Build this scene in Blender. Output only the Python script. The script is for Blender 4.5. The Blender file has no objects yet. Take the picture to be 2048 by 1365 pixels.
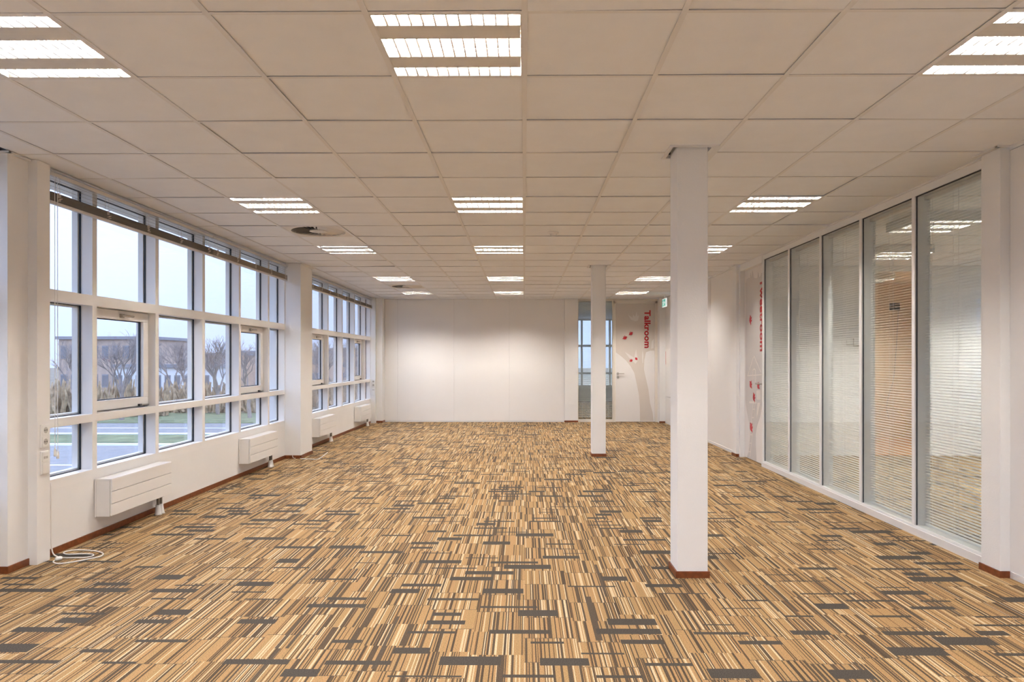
import bpy, bmesh, math, random
from mathutils import Vector, Matrix
random.seed(7)
R = math.radians
SC = bpy.context.scene
COL = SC.collection

# ------------------------------------------------------------------ camera
F, XV, YH, HC = 1402.0, 1048.3, 719.8, 1.34      # focal length in px, vanishing point, horizon, camera height
YAW = R(0.52)
cam_d = bpy.data.cameras.new('camera')
cam_d.sensor_width = 36.0
cam_d.lens = F / 2048 * 36
cam_d.shift_x = (1024 - 1035.6) / 2048
cam_d.shift_y = (YH - 682.5) / 2048
cam_d.clip_end = 2000
cam = bpy.data.objects.new('camera', cam_d)
cam.location = (0, 0, HC)
cam.rotation_euler = (R(90), 0, YAW)
COL.objects.link(cam)
SC.camera = cam

# ------------------------------------------------------------------ world, exposure
W = bpy.data.worlds.new('overcast_sky')
SC.world = W
W.use_nodes = True
_n = W.node_tree.nodes
_l = W.node_tree.links
_bg = _n['Background']
_tc = _n.new('ShaderNodeTexCoord')
_sep = _n.new('ShaderNodeSeparateXYZ')
_l.new(_tc.outputs['Generated'], _sep.inputs[0])
_rmp = _n.new('ShaderNodeValToRGB')
_rmp.color_ramp.elements[0].position = 0.0
_rmp.color_ramp.elements[0].color = (0.575, 0.69, 1.0, 1)
_rmp.color_ramp.elements[1].position = 0.6
_rmp.color_ramp.elements[1].color = (0.52, 0.68, 1.06, 1)
_l.new(_sep.outputs['Z'], _rmp.inputs[0])
_noi = _n.new('ShaderNodeTexNoise')
_noi.inputs['Scale'].default_value = 2.2
_noi.inputs['Detail'].default_value = 5
_l.new(_tc.outputs['Generated'], _noi.inputs['Vector'])
_mx = _n.new('ShaderNodeMix')
_mx.data_type = 'RGBA'
_mr = _n.new('ShaderNodeMapRange')
_mr.inputs[1].default_value = 0.42
_mr.inputs[2].default_value = 0.68
_mr.inputs[4].default_value = 0.6
_l.new(_noi.outputs['Fac'], _mr.inputs[0])
_l.new(_mr.outputs[0], _mx.inputs[0])
_l.new(_rmp.outputs['Color'], _mx.inputs[6])
_mx.inputs[7].default_value = (0.63, 0.73, 1.0, 1)
_l.new(_mx.outputs[2], _bg.inputs['Color'])
# overcast sky: the zenith is three times as bright as the horizon
_st = _n.new('ShaderNodeMath')
_st.operation = 'MULTIPLY_ADD'
_st.use_clamp = False
_cl = _n.new('ShaderNodeMath')
_cl.operation = 'MAXIMUM'
_l.new(_sep.outputs['Z'], _cl.inputs[0])
_cl.inputs[1].default_value = 0.0
_l.new(_cl.outputs[0], _st.inputs[0])
SKY = 1.45
_st.inputs[1].default_value = 2 * SKY
_st.inputs[2].default_value = SKY
_l.new(_st.outputs[0], _bg.inputs['Strength'])

vs = SC.view_settings
vs.view_transform = 'Standard'
vs.look = 'None'
vs.exposure = 0.09
vs.gamma = 1.0
vs.use_curve_mapping = False
try:
    SC.cycles.use_denoising = True
    SC.cycles.max_bounces = 6
    SC.cycles.diffuse_bounces = 4
    SC.cycles.glossy_bounces = 3
    SC.cycles.use_adaptive_sampling = True
    SC.cycles.adaptive_threshold = 0.3
    SC.cycles.adaptive_min_samples = 20
    SC.cycles.transparent_max_bounces = 24
    SC.cycles.sample_clamp_indirect = 6.0
    SC.cycles.caustics_reflective = False
    SC.cycles.caustics_refractive = False
except Exception:
    pass

TUBE = 425.0            # radiance of a fluorescent tube
TUBE_COL = (1.0, 0.93, 0.86)

# ------------------------------------------------------------------ photo pixel -> place helpers
def on_floor(x, y):
    zc = F * HC / (y - YH)
    X = (x - XV) * zc / F
    return (X, zc + X * math.tan(YAW), 0.0)
def at(x, y, zc):
    X = (x - XV) * zc / F
    return (X, zc + X * math.tan(YAW), HC - (y - YH) * zc / F)

# ------------------------------------------------------------------ materials
def new_mat(name):
    m = bpy.data.materials.new(name)
    m.use_nodes = True
    return m, m.node_tree.nodes, m.node_tree.links, m.node_tree.nodes['Principled BSDF']

def mat(name, col, rough=0.6, metal=0.0, noise=0.0, nscale=20.0, bump=0.0, bscale=300.0, emit=None, estr=0.0, spec=None):
    m, n, l, b = new_mat(name)
    b.inputs['Base Color'].default_value = (*col, 1)
    b.inputs['Roughness'].default_value = rough
    b.inputs['Metallic'].default_value = metal
    if spec is not None:
        b.inputs['Specular IOR Level'].default_value = spec
    tc = n.new('ShaderNodeNewGeometry')
    if noise:
        t = n.new('ShaderNodeTexNoise')
        t.inputs['Scale'].default_value = nscale
        t.inputs['Detail'].default_value = 4
        l.new(tc.outputs['Position'], t.inputs['Vector'])
        r = n.new('ShaderNodeMapRange')
        r.inputs[1].default_value = 0.3
        r.inputs[2].default_value = 0.7
        r.inputs[3].default_value = 1 - noise
        r.inputs[4].default_value = 1 + noise
        l.new(t.outputs['Fac'], r.inputs[0])
        mul = n.new('ShaderNodeMix')
        mul.data_type = 'RGBA'
        mul.blend_type = 'MULTIPLY'
        mul.inputs[0].default_value = 1
        mul.inputs[6].default_value = (*col, 1)
        l.new(r.outputs[0], mul.inputs[7])
        l.new(mul.outputs[2], b.inputs['Base Color'])
    if bump:
        t = n.new('ShaderNodeTexNoise')
        t.inputs['Scale'].default_value = bscale
        t.inputs['Detail'].default_value = 3
        l.new(tc.outputs['Position'], t.inputs['Vector'])
        bp = n.new('ShaderNodeBump')
        bp.inputs['Strength'].default_value = bump
        bp.inputs['Distance'].default_value = 0.003
        l.new(t.outputs['Fac'], bp.inputs['Height'])
        l.new(bp.outputs[0], b.inputs['Normal'])
    if emit:
        b.inputs['Emission Color'].default_value = (*emit, 1)
        b.inputs['Emission Strength'].default_value = estr
    return m

class NG:
    """small expression helper for node maths"""
    def __init__(s, n, l):
        s.n, s.l = n, l
    def m(s, op, a, b=None, c=None):
        q = s.n.new('ShaderNodeMath')
        q.operation = op
        for i, v in enumerate((a, b, c)):
            if v is None:
                continue
            if isinstance(v, (int, float)):
                q.inputs[i].default_value = v
            else:
                s.l.new(v, q.inputs[i])
        return q.outputs[0]
    def wn(s, a, b=0.0, c=0.0):
        cb = s.n.new('ShaderNodeCombineXYZ')
        for i, v in enumerate((a, b, c)):
            if isinstance(v, (int, float)):
                cb.inputs[i].default_value = v
            else:
                s.l.new(v, cb.inputs[i])
        w = s.n.new('ShaderNodeTexWhiteNoise')
        w.noise_dimensions = '3D'
        s.l.new(cb.outputs[0], w.inputs['Vector'])
        return w.outputs['Value']
    def mix(s, f, a, b):
        q = s.n.new('ShaderNodeMix')
        q.data_type = 'RGBA'
        for i, v in ((0, f), (6, a), (7, b)):
            if isinstance(v, (int, float)):
                q.inputs[i].default_value = v
            elif isinstance(v, tuple):
                q.inputs[i].default_value = (*v, 1)
            else:
                s.l.new(v, q.inputs[i])
        return q.outputs[2]

def glass_mat(name, tint=(1, 1, 1), ior=1.5, rough=0.0):
    m = bpy.data.materials.new(name)
    m.use_nodes = True
    n, l = m.node_tree.nodes, m.node_tree.links
    n.clear()
    o = n.new('ShaderNodeOutputMaterial')
    mx = n.new('ShaderNodeMixShader')
    g = NG(n, l)
    geo = n.new('ShaderNodeNewGeometry')
    dt = n.new('ShaderNodeVectorMath')
    dt.operation = 'DOT_PRODUCT'
    l.new(geo.outputs['Normal'], dt.inputs[0])
    l.new(geo.outputs['Incoming'], dt.inputs[1])
    f0 = ((ior - 1) / (ior + 1)) ** 2               # reflectance of one face, the same from both sides
    fac = g.m('ADD', f0, g.m('MULTIPLY', 1 - f0, g.m('POWER', g.m('SUBTRACT', 1.0, g.m('MINIMUM', g.m('ABSOLUTE', dt.outputs['Value']), 1.0)), 5.0)))
    tr = n.new('ShaderNodeBsdfTransparent')
    tr.inputs['Color'].default_value = (*tint, 1)
    gl = n.new('ShaderNodeBsdfGlossy')
    gl.inputs['Roughness'].default_value = rough
    l.new(fac, mx.inputs[0])
    l.new(tr.outputs[0], mx.inputs[1])
    l.new(gl.outputs[0], mx.inputs[2])
    l.new(mx.outputs[0], o.inputs['Surface'])
    return m

def carpet_mat():
    m, n, l, b = new_mat('carpet')
    g = NG(n, l)
    geo = n.new('ShaderNodeNewGeometry')
    sp = n.new('ShaderNodeSeparateXYZ')
    l.new(geo.outputs['Position'], sp.inputs[0])
    x = g.m('ADD', sp.outputs['X'], 40.0)
    y = g.m('ADD', sp.outputs['Y'], 40.0)
    # blocks of yarn: columns about 0.25 m wide, each column cut into rows of its own
    col = g.m('FLOOR', g.m('DIVIDE', x, 0.25))
    ro = g.wn(col, 3.1)
    row = g.m('FLOOR', g.m('ADD', g.m('DIVIDE', y, 0.27), g.m('MULTIPLY', ro, 7.0)))
    row2 = g.m('FLOOR', g.m('ADD', g.m('DIVIDE', y, 0.62), g.m('MULTIPLY', ro, 3.0)))
    yarn = g.m('FLOOR', g.m('DIVIDE', x, 0.0052))
    pair = g.m('FLOOR', g.m('DIVIDE', x, 0.0102))
    n1 = g.wn(yarn, row, 1.0)
    n2 = g.wn(pair, row, 2.0)
    n3 = g.wn(g.m('FLOOR', g.m('DIVIDE', x, 0.0165)), row2, 5.0)
    dens = g.wn(col, row, 9.0)                       # some blocks carry more dark yarn
    c = g.mix(g.m('GREATER_THAN', n1, 0.62), (0.350, 0.226, 0.106), (0.38, 0.232, 0.110))
    c = g.mix(g.m('GREATER_THAN', n1, 0.88), c, (0.56, 0.44, 0.28))
    c = g.mix(g.m('LESS_THAN', n1, 0.26), c, (0.165, 0.102, 0.054))
    c = g.mix(g.m('LESS_THAN', n1, 0.185), c, (0.080, 0.058, 0.040))
    c = g.mix(g.m('LESS_THAN', n2, g.m('ADD', 0.055, g.m('MULTIPLY', g.m('POWER', dens, 2.0), 0.15))), c, (0.095, 0.070, 0.048))
    c = g.mix(g.m('LESS_THAN', n3, 0.022), c, (0.095, 0.075, 0.056))
    # fine dark rows where blocks of yarn meet
    fr = g.m('FRACT', g.m('ADD', g.m('DIVIDE', y, 0.27), g.m('MULTIPLY', ro, 7.0)))
    edge = g.m('MULTIPLY', g.m('LESS_THAN', fr, 0.022), g.m('LESS_THAN', g.wn(col, row, 31.0), 0.6))
    c = g.mix(g.m('MULTIPLY', edge, 0.75), c, (0.10, 0.08, 0.06))
    # dark cross bars and thin lines
    ry = g.m('FLOOR', g.m('DIVIDE', y, 0.118))
    fy = g.m('FRACT', g.m('DIVIDE', y, 0.118))
    xs = g.m('ADD', g.m('DIVIDE', x, 0.47), g.m('MULTIPLY', g.wn(ry, 11.0), 9.0))
    cx = g.m('FLOOR', xs)
    fx = g.m('FRACT', xs)
    a = g.wn(cx, ry, 21.0)
    wv = g.wn(cx, ry, 22.0)
    tv = g.wn(cx, ry, 23.0)
    pv = g.wn(cx, ry, 24.0)
    x0 = g.m('MULTIPLY', a, 0.30)
    x1 = g.m('ADD', x0, g.m('ADD', 0.30, g.m('MULTIPLY', wv, 0.40)))
    th = g.m('ADD', 0.11, g.m('MULTIPLY', g.m('POWER', tv, 1.7), 0.72))
    ins = g.m('MULTIPLY', g.m('GREATER_THAN', fx, x0), g.m('LESS_THAN', fx, x1))
    ins = g.m('MULTIPLY', ins, g.m('LESS_THAN', fy, th))
    ins = g.m('MULTIPLY', ins, g.m('LESS_THAN', pv, 0.56))
    c = g.mix(ins, c, (0.072, 0.063, 0.054))
    # loops of yarn
    t = n.new('ShaderNodeTexNoise')
    t.inputs['Scale'].default_value = 190
    t.inputs['Detail'].default_value = 2
    l.new(geo.outputs['Position'], t.inputs['Vector'])
    sc = g.m('ADD', 0.25, g.m('MULTIPLY', t.outputs['Fac'], 1.45))
    q = n.new('ShaderNodeMix')
    q.data_type = 'RGBA'
    q.blend_type = 'MULTIPLY'
    q.inputs[0].default_value = 1.0
    l.new(c, q.inputs[6])
    l.new(sc, q.inputs[7])
    l.new(q.outputs[2], b.inputs['Base Color'])
    b.inputs['Roughness'].default_value = 0.95
    b.inputs['Specular IOR Level'].default_value = 0.1
    bp = n.new('ShaderNodeBump')
    bp.inputs['Strength'].default_value = 0.4
    bp.inputs['Distance'].default_value = 0.003
    l.new(t.outputs['Fac'], bp.inputs['Height'])
    l.new(bp.outputs[0], b.inputs['Normal'])
    return m

M = dict(
    carpet=carpet_mat(),
    tile=mat('ceiling_tile', (0.89, 0.905, 0.93), 0.9, noise=0.015, nscale=6, bump=0.1, bscale=500),
    tbar=mat('ceiling_bar', (0.81, 0.805, 0.80), 0.5),
    wall=mat('wall_paint', (0.85, 0.84, 0.82), 0.7, noise=0.01, nscale=4, bump=0.08, bscale=250),
    plaster=mat('pillar_plaster', (0.85, 0.845, 0.83), 0.75, bump=0.35, bscale=120),
    panel=mat('partition_panel', (0.85, 0.835, 0.815), 0.38),
    joint=mat('aluminium_joint', (0.80, 0.785, 0.765), 0.3),
    seam=mat('panel_seam', (0.62, 0.61, 0.59), 0.3, metal=0.4),
    plinth=mat('white_plinth', (0.78, 0.77, 0.76), 0.4),
    base=mat('brown_skirting', (0.19, 0.052, 0.014), 0.4, noise=0.25, nscale=30),
    frame=mat('window_frame', (0.86, 0.845, 0.82), 0.35),
    steel=mat('partition_frame', (0.86, 0.865, 0.86), 0.3),
    gasket=mat('gasket', (0.015, 0.02, 0.03), 0.5),
    glass=glass_mat('window_glass', (0.97, 0.985, 1.0), 1.5),
    glass2=glass_mat('partition_glass', (0.97, 0.985, 0.975), 1.35),
    slat=mat('white_slat', (0.88, 0.88, 0.86), 0.4),
    slat_shaded=mat('shaded_slat', (0.135, 0.115, 0.09), 0.45),  # shadow on the gathered stack put into the slat colour
    slat_tan=mat('tan_slat', (0.30, 0.245, 0.18), 0.45),
    tape=mat('ladder_cord', (0.66, 0.60, 0.52), 0.8),
    rail=mat('blind_rail', (0.68, 0.65, 0.61), 0.4),
    radiator=mat('radiator_enamel', (0.84, 0.82, 0.79), 0.35),
    pipe=mat('pipe', (0.22, 0.20, 0.17), 0.35, metal=0.7),
    white=mat('white_plastic', (0.84, 0.83, 0.80), 0.35),
    dark=mat('void_shade', (0.012, 0.011, 0.010), 0.9),  # near black colour stands in for shade inside the ceiling voids
    metal=mat('brushed_metal', (0.50, 0.47, 0.42), 0.3, metal=0.9),
    louver=mat('louver_aluminium', (0.93, 0.92, 0.90), 0.28, metal=1.0),
    lightpan=mat('light_panel', (0.74, 0.72, 0.68), 0.5),
    tube=mat('tube_light', (1, 1, 1), 0.5, emit=TUBE_COL, estr=TUBE),
    vent=mat('vent_enamel', (0.74, 0.70, 0.64), 0.5),
    doorleaf=mat('door_laminate', (0.80, 0.775, 0.755), 0.4),
    doorframe=mat('door_frame', (0.78, 0.73, 0.645), 0.4),
    taupe=mat('taupe_print', (0.66, 0.60, 0.54), 0.45),
    greyprint=mat('grey_print', (0.60, 0.58, 0.57), 0.45),
    paleprint=mat('pale_print', (0.76, 0.72, 0.68), 0.45),
    red=mat('red_print', (0.50, 0.012, 0.022), 0.45),
    redtext=mat('red_lettering', (0.55, 0.012, 0.02), 0.45),
    signface=mat('exit_sign_face', (0.05, 0.42, 0.32), 0.4, emit=(0.10, 0.55, 0.45), estr=0.5),
    signwhite=mat('exit_sign_white', (0.9, 0.95, 0.95), 0.4, emit=(0.8, 0.95, 0.95), estr=0.6),
    black=mat('black_plastic', (0.03, 0.028, 0.026), 0.4),
    cable=mat('white_cable', (0.85, 0.82, 0.78), 0.5),
    yellowcable=mat('yellow_cable', (0.75, 0.62, 0.22), 0.5),
    wood=mat('wood_floor', (0.55, 0.24, 0.075), 0.45, noise=0.25, nscale=9),
    warmlit_wall=mat('warm_lit_wall', (0.80, 0.64, 0.45), 0.8),  # warm light of the little room put into the wall colour
    asphalt=mat('asphalt', (0.25, 0.235, 0.225), 0.9, noise=0.1, nscale=1.5),
    grass=mat('grass', (0.17, 0.185, 0.09), 0.95, noise=0.35, nscale=0.8),
    field=mat('winter_field', (0.22, 0.175, 0.12), 0.95, noise=0.3, nscale=0.5),
    paint=mat('road_paint', (0.85, 0.86, 0.90), 0.7),
    bark=mat('bark', (0.33, 0.28, 0.26), 0.9, noise=0.2, nscale=3),
    hedge=mat('winter_hedge', (0.46, 0.34, 0.22), 0.95, noise=0.4, nscale=2.5),
    brick=mat('brown_brick', (0.50, 0.36, 0.27), 0.9, noise=0.15, nscale=1.2),
    brick2=mat('grey_brick', (0.50, 0.39, 0.32), 0.9, noise=0.15, nscale=1.2),
    roof=mat('grey_roof', (0.30, 0.30, 0.33), 0.8),
    bwhite=mat('white_cladding', (0.78, 0.80, 0.83), 0.7),
    bglass=mat('building_glass', (0.22, 0.22, 0.24), 0.1),
)

# ------------------------------------------------------------------ mesh helpers
class MB:
    def __init__(s):
        s.v, s.f = [], []
    def box(s, x0, x1, y0, y1, z0, z1):
        b = len(s.v)
        s.v += [(x0, y0, z0), (x1, y0, z0), (x1, y1, z0), (x0, y1, z0), (x0, y0, z1), (x1, y0, z1), (x1, y1, z1), (x0, y1, z1)]
        s.f += [tuple(b + i for i in q) for q in ((0, 3, 2, 1), (4, 5, 6, 7), (0, 1, 5, 4), (1, 2, 6, 5), (2, 3, 7, 6), (3, 0, 4, 7))]
        return s
    def poly(s, pts):
        b = len(s.v)
        s.v += [tuple(p) for p in pts]
        s.f.append(tuple(range(b, b + len(pts))))
        return s
    def prism(s, pts, d):
        """flat outline pts (3d) pushed along vector d"""
        b, k = len(s.v), len(pts)
        s.v += [tuple(p) for p in pts] + [tuple(Vector(p) + Vector(d)) for p in pts]
        s.f.append(tuple(range(b, b + k)))
        s.f.append(tuple(range(b + 2 * k - 1, b + k - 1, -1)))
        for i in range(k):
            j = (i + 1) % k
            s.f.append((b + j, b + i, b + k + i, b + k + j))
        return s
    def tube(s, pts, r, n=8, cap=True):
        """tube along points; r a number or one per point"""
        pts = [Vector(p) for p in pts]
        rs = r if isinstance(r, (list, tuple)) else [r] * len(pts)
        b = len(s.v)
        for i, p in enumerate(pts):
            d = (pts[min(i + 1, len(pts) - 1)] - pts[max(i - 1, 0)]).normalized()
            a = d.cross(Vector((0, 0, 1)) if abs(d.z) < 0.9 else Vector((1, 0, 0))).normalized()
            c = d.cross(a)
            for k in range(n):
                t = 2 * math.pi * k / n
                s.v.append(tuple(p + (a * math.cos(t) + c * math.sin(t)) * rs[i]))
        for i in range(len(pts) - 1):
            for k in range(n):
                k2 = (k + 1) % n
                s.f.append((b + i * n + k, b + i * n + k2, b + (i + 1) * n + k2, b + (i + 1) * n + k))
        if cap:
            s.f.append(tuple(range(b + n - 1, b - 1, -1)))
            s.f.append(tuple(range(b + (len(pts) - 1) * n, b + len(pts) * n)))
        return s
    def mesh(s, name, m, off=(0, 0, 0), smooth=False):
        me = bpy.data.meshes.new(name)
        me.from_pydata([(a - off[0], b - off[1], c - off[2]) for a, b, c in s.v], [], s.f)
        bm = bmesh.new()
        bm.from_mesh(me)
        bmesh.ops.recalc_face_normals(bm, faces=bm.faces)
        bm.to_mesh(me)
        bm.free()
        me.materials.append(m)
        if smooth:
            for p in me.polygons:
                p.use_smooth = True
        me.update()
        return me
    def build(s, name, m, parent=None, smooth=False, bevel=0.0):
        off = (0, 0, 0)
        if parent is not None:
            off = world_loc(parent)
        o = bpy.data.objects.new(name, s.mesh(name, m, off, smooth))
        COL.objects.link(o)
        if parent is not None:
            o.parent = parent
        if bevel:
            bv = o.modifiers.new('bevel', 'BEVEL')
            bv.width = bevel
            bv.segments = 2
            bv.limit_method = 'ANGLE'
        return o

def world_loc(o):
    v = Vector((0, 0, 0))
    while o is not None:
        v += Vector(o.location)
        o = o.parent
    return tuple(v)

def tag(o, label=None, cat=None, group=None, kind=None):
    if label: o['label'] = label
    if cat: o['category'] = cat
    if group: o['group'] = group
    if kind: o['kind'] = kind
    return o
def empty(name, loc=(0, 0, 0)):
    o = bpy.data.objects.new(name, None)
    o.empty_display_size = 0.1
    o.location = loc
    COL.objects.link(o)
    return o
def thing(name, label, cat, loc=(0, 0, 0), group=None):
    return tag(empty(name, loc), label, cat, group)
def struct(name, mb, m, **k):
    return tag(mb.build(name, m, **k), kind='structure')
def inst(name, me, loc, parent=None, rot=None):
    o = bpy.data.objects.new(name, me)
    COL.objects.link(o)
    if parent is not None:
        o.parent = parent
        w = world_loc(parent)
        o.location = (loc[0] - w[0], loc[1] - w[1], loc[2] - w[2])
    else:
        o.location = loc
    if rot: o.rotation_euler = rot
    return o
def copy_tree(o, parent=None):
    c = o.copy()
    COL.objects.link(c)
    c.parent = parent
    for ch in list(o.children):
        copy_tree(ch, c)
    return c
def B(*a):
    return MB().box(*a)

# ------------------------------------------------------------------ setting: main sizes
CZ = 2.645                 # ceiling height
XL, XR = -3.24, 2.985      # window wall, glazed partition
YB, YF = 15.07, -2.6       # far wall, wall behind the camera
floor = struct('floor', B(-3.5, 8.2, YF, 23.2, -0.12, 0.0), M['carpet'])

# ------------------------------------------------------------------ ceiling: bars, tiles
G0 = 2.634                 # first cross bar in view
xs_grid = [0.6 * i + 0.002 for i in range(-5, 6)]
ceil = empty('ceiling', (0, 0, CZ))
tag(ceil, kind='structure')
MB().box(-3.45, 3.1, YF, YB + 0.1, CZ + 0.30, CZ + 0.36).build('soffit', M['dark'], ceil)  # coloured dark so the space over the tiles reads as shade
for gx in xs_grid[:-1]:
    B(gx - 0.012, gx + 0.012, YF, YB, CZ, CZ + 0.002).box(gx - 0.0015, gx + 0.0015, YF, YB, CZ + 0.002, CZ + 0.03).build('main_runner', M['tbar'], ceil)
rows = list(range(-9, 21))
col_hole = [(0.900, 1.19, 4.28, 4.55), (0.900, 1.19, 9.665, 9.935)]
for j in rows + [21]:
    gy = G0 + 0.6 * j
    segs = [(-3.23, 2.985)]
    for hx0, hx1, hy0, hy1 in col_hole:
        if hy0 < gy < hy1:
            segs = [(-3.23, hx0 + 0.01), (hx1 - 0.01, 2.985)]
    if gy > YB - 0.02:
        continue
    m = MB()
    for a, b in segs:
        m.box(a, b, gy - 0.010, gy + 0.010, CZ + 0.0005, CZ + 0.002).box(a, b, gy - 0.0012, gy + 0.0012, CZ + 0.002, CZ + 0.03)
    m.build('cross_tee', M['tbar'], ceil)
light_rows = (-9, -4, 0, 5, 9, 14, 18)
light_cells = {(c, r): 1 for r in light_rows for c in (-4, -1, 3)}
vent_cells = ((-4, 7), (-4, 16))
tile_me = B(-0.2915, 0.2915, -0.2915, 0.2915, 0, 0.015).mesh('ceiling_tile', M['tile'])
def cut_tile(x0, x1, y0, y1):
    """tile pieces around the column openings"""
    for hx0, hx1, hy0, hy1 in col_hole:
        if x0 < hx1 and hx0 < x1 and y0 < hy1 and hy0 < y1:
            m = MB()
            z0, z1 = CZ + 0.003, CZ + 0.018
            ax0, ax1, ay0, ay1 = max(x0, hx0), min(x1, hx1), max(y0, hy0), min(y1, hy1)
            if ax0 > x0: m.box(x0, ax0, y0, y1, z0, z1)
            if ax1 < x1: m.box(ax1, x1, y0, y1, z0, z1)
            if ay0 > y0: m.box(ax0, ax1, y0, ay0, z0, z1)
            if ay1 < y1: m.box(ax0, ax1, ay1, y1, z0, z1)
            return m
    return None
edges = [-3.225] + xs_grid[:-1] + [2.98]
rest = MB()
for j in rows:
    y0 = G0 + 0.6 * j
    y1 = min(y0 + 0.6, YB)
    if y0 >= YB - 0.03:
        continue
    for i in range(len(edges) - 1):
        x0, x1 = edges[i], edges[i + 1]
        c = i - 6                                    # column number; 0 starts at x = 0
        if (c, j) in light_cells or (c, j) in vent_cells:
            continue
        full = abs(x1 - x0 - 0.6) < 0.03 and abs(y1 - y0 - 0.6) < 0.01
        if j < -1:
            rest.box(x0 + 0.005, x1 - 0.005, y0 + 0.005, y1 - 0.005, CZ + 0.003, CZ + 0.018)
            continue
        ct = cut_tile(x0 + 0.005, x1 - 0.005, y0 + 0.005, y1 - 0.005)
        if ct:
            ct.build('ceiling_tile', M['tile'], ceil)
        elif full:
            o = inst('ceiling_tile', tile_me, ((x0 + x1) / 2, (y0 + y1) / 2, CZ + 0.0035 + random.random() ** 2 * 0.004), ceil)
            o.rotation_euler = (R(random.gauss(0, 0.10)), R(random.gauss(0, 0.25)), 0)
            o.scale = ((x1 - x0) / 0.6, 1, 1)
        else:
            B(x0 + 0.004, x1 - 0.004, y0 + 0.005, y1 - 0.005, CZ + 0.003, CZ + 0.018).build('ceiling_tile', M['tile'], ceil)
tag(rest.build('ceiling_tile_field', M['tile'], ceil), kind='stuff')

# ------------------------------------------------------------------ left wall: parapets, piers
BAYS = {1: dict(y0=4.665, y1=9.46, c=7.06, x=XL), 2: dict(y0=9.97, y1=14.73, c=12.46, x=XL), 3: dict(y0=-0.95, y1=4.36, c=1.66, x=XL - 0.16)}
wl = empty('wall_left', (XL, 9.7, 0))
tag(wl, kind='structure')
for k, b in BAYS.items():
    B(b['x'] - 0.16, b['x'], b['y0'], b['y1'], 0, 0.447).build('parapet', M['wall'], wl)
B(-3.62, -3.235, 4.36, 4.54, 0, CZ).build('pier', M['wall'], wl)
B(-3.45, -3.175, 4.54, 4.665, 0, CZ).build('casing_post', M['frame'], wl)
B(-3.45, -3.025, 9.46, 9.97, 0, CZ).build('pier', M['plaster'], wl)
B(-3.45, -3.13, 14.73, 14.82, 0, CZ).build('casing_post', M['frame'], wl)
B(-3.45, -3.005, 14.82, 15.10, 0, CZ).build('pier', M['plaster'], wl)
B(-3.62, XL - 0.16, YF, -0.95, 0, CZ).build('end_wall', M['wall'], wl)
B(-3.62, -3.38, YF, 15.2, CZ, CZ + 0.5).build('upper_wall', M['wall'], wl)
bl = empty('baseboard_left', (XL, 9.7, 0))
tag(bl, kind='structure')
for a in ((XL, XL + 0.010, 4.665, 9.46), (XL, XL + 0.010, 9.97, 14.73), (-3.235, -3.225, 4.36, 4.54), (-3.4, -3.225, 4.35, 4.36),
          (-3.025, -3.015, 9.45, 9.98), (-3.235, -3.015, 9.45, 9.46), (-3.235, -3.015, 9.97, 9.98), (-3.13, -2.995, 14.81, 14.82), (-3.005, -2.995, 14.81, 15.06)):
    B(a[0], a[1], a[2], a[3], 0, 0.044).build('skirting_board', M['base'], bl)
# ceiling edge trims along the window wall and around piers
t1 = empty('trim_1', (XL, 9.7, CZ))
tag(t1, kind='structure')
for a in ((-3.245, -3.222, 4.665, 9.46), (-3.245, -3.222, 9.97, 14.73), (-3.03, -3.005, 9.44, 9.99), (-3.24, -3.005, 9.435, 9.46), (-3.235, -3.21, 4.34, 4.54), (-3.42, -3.21, 4.335, 4.36)):
    B(a[0], a[1], a[2], a[3], CZ - 0.012, CZ - 0.002).build('edge_trim', M['tbar'], t1)

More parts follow.
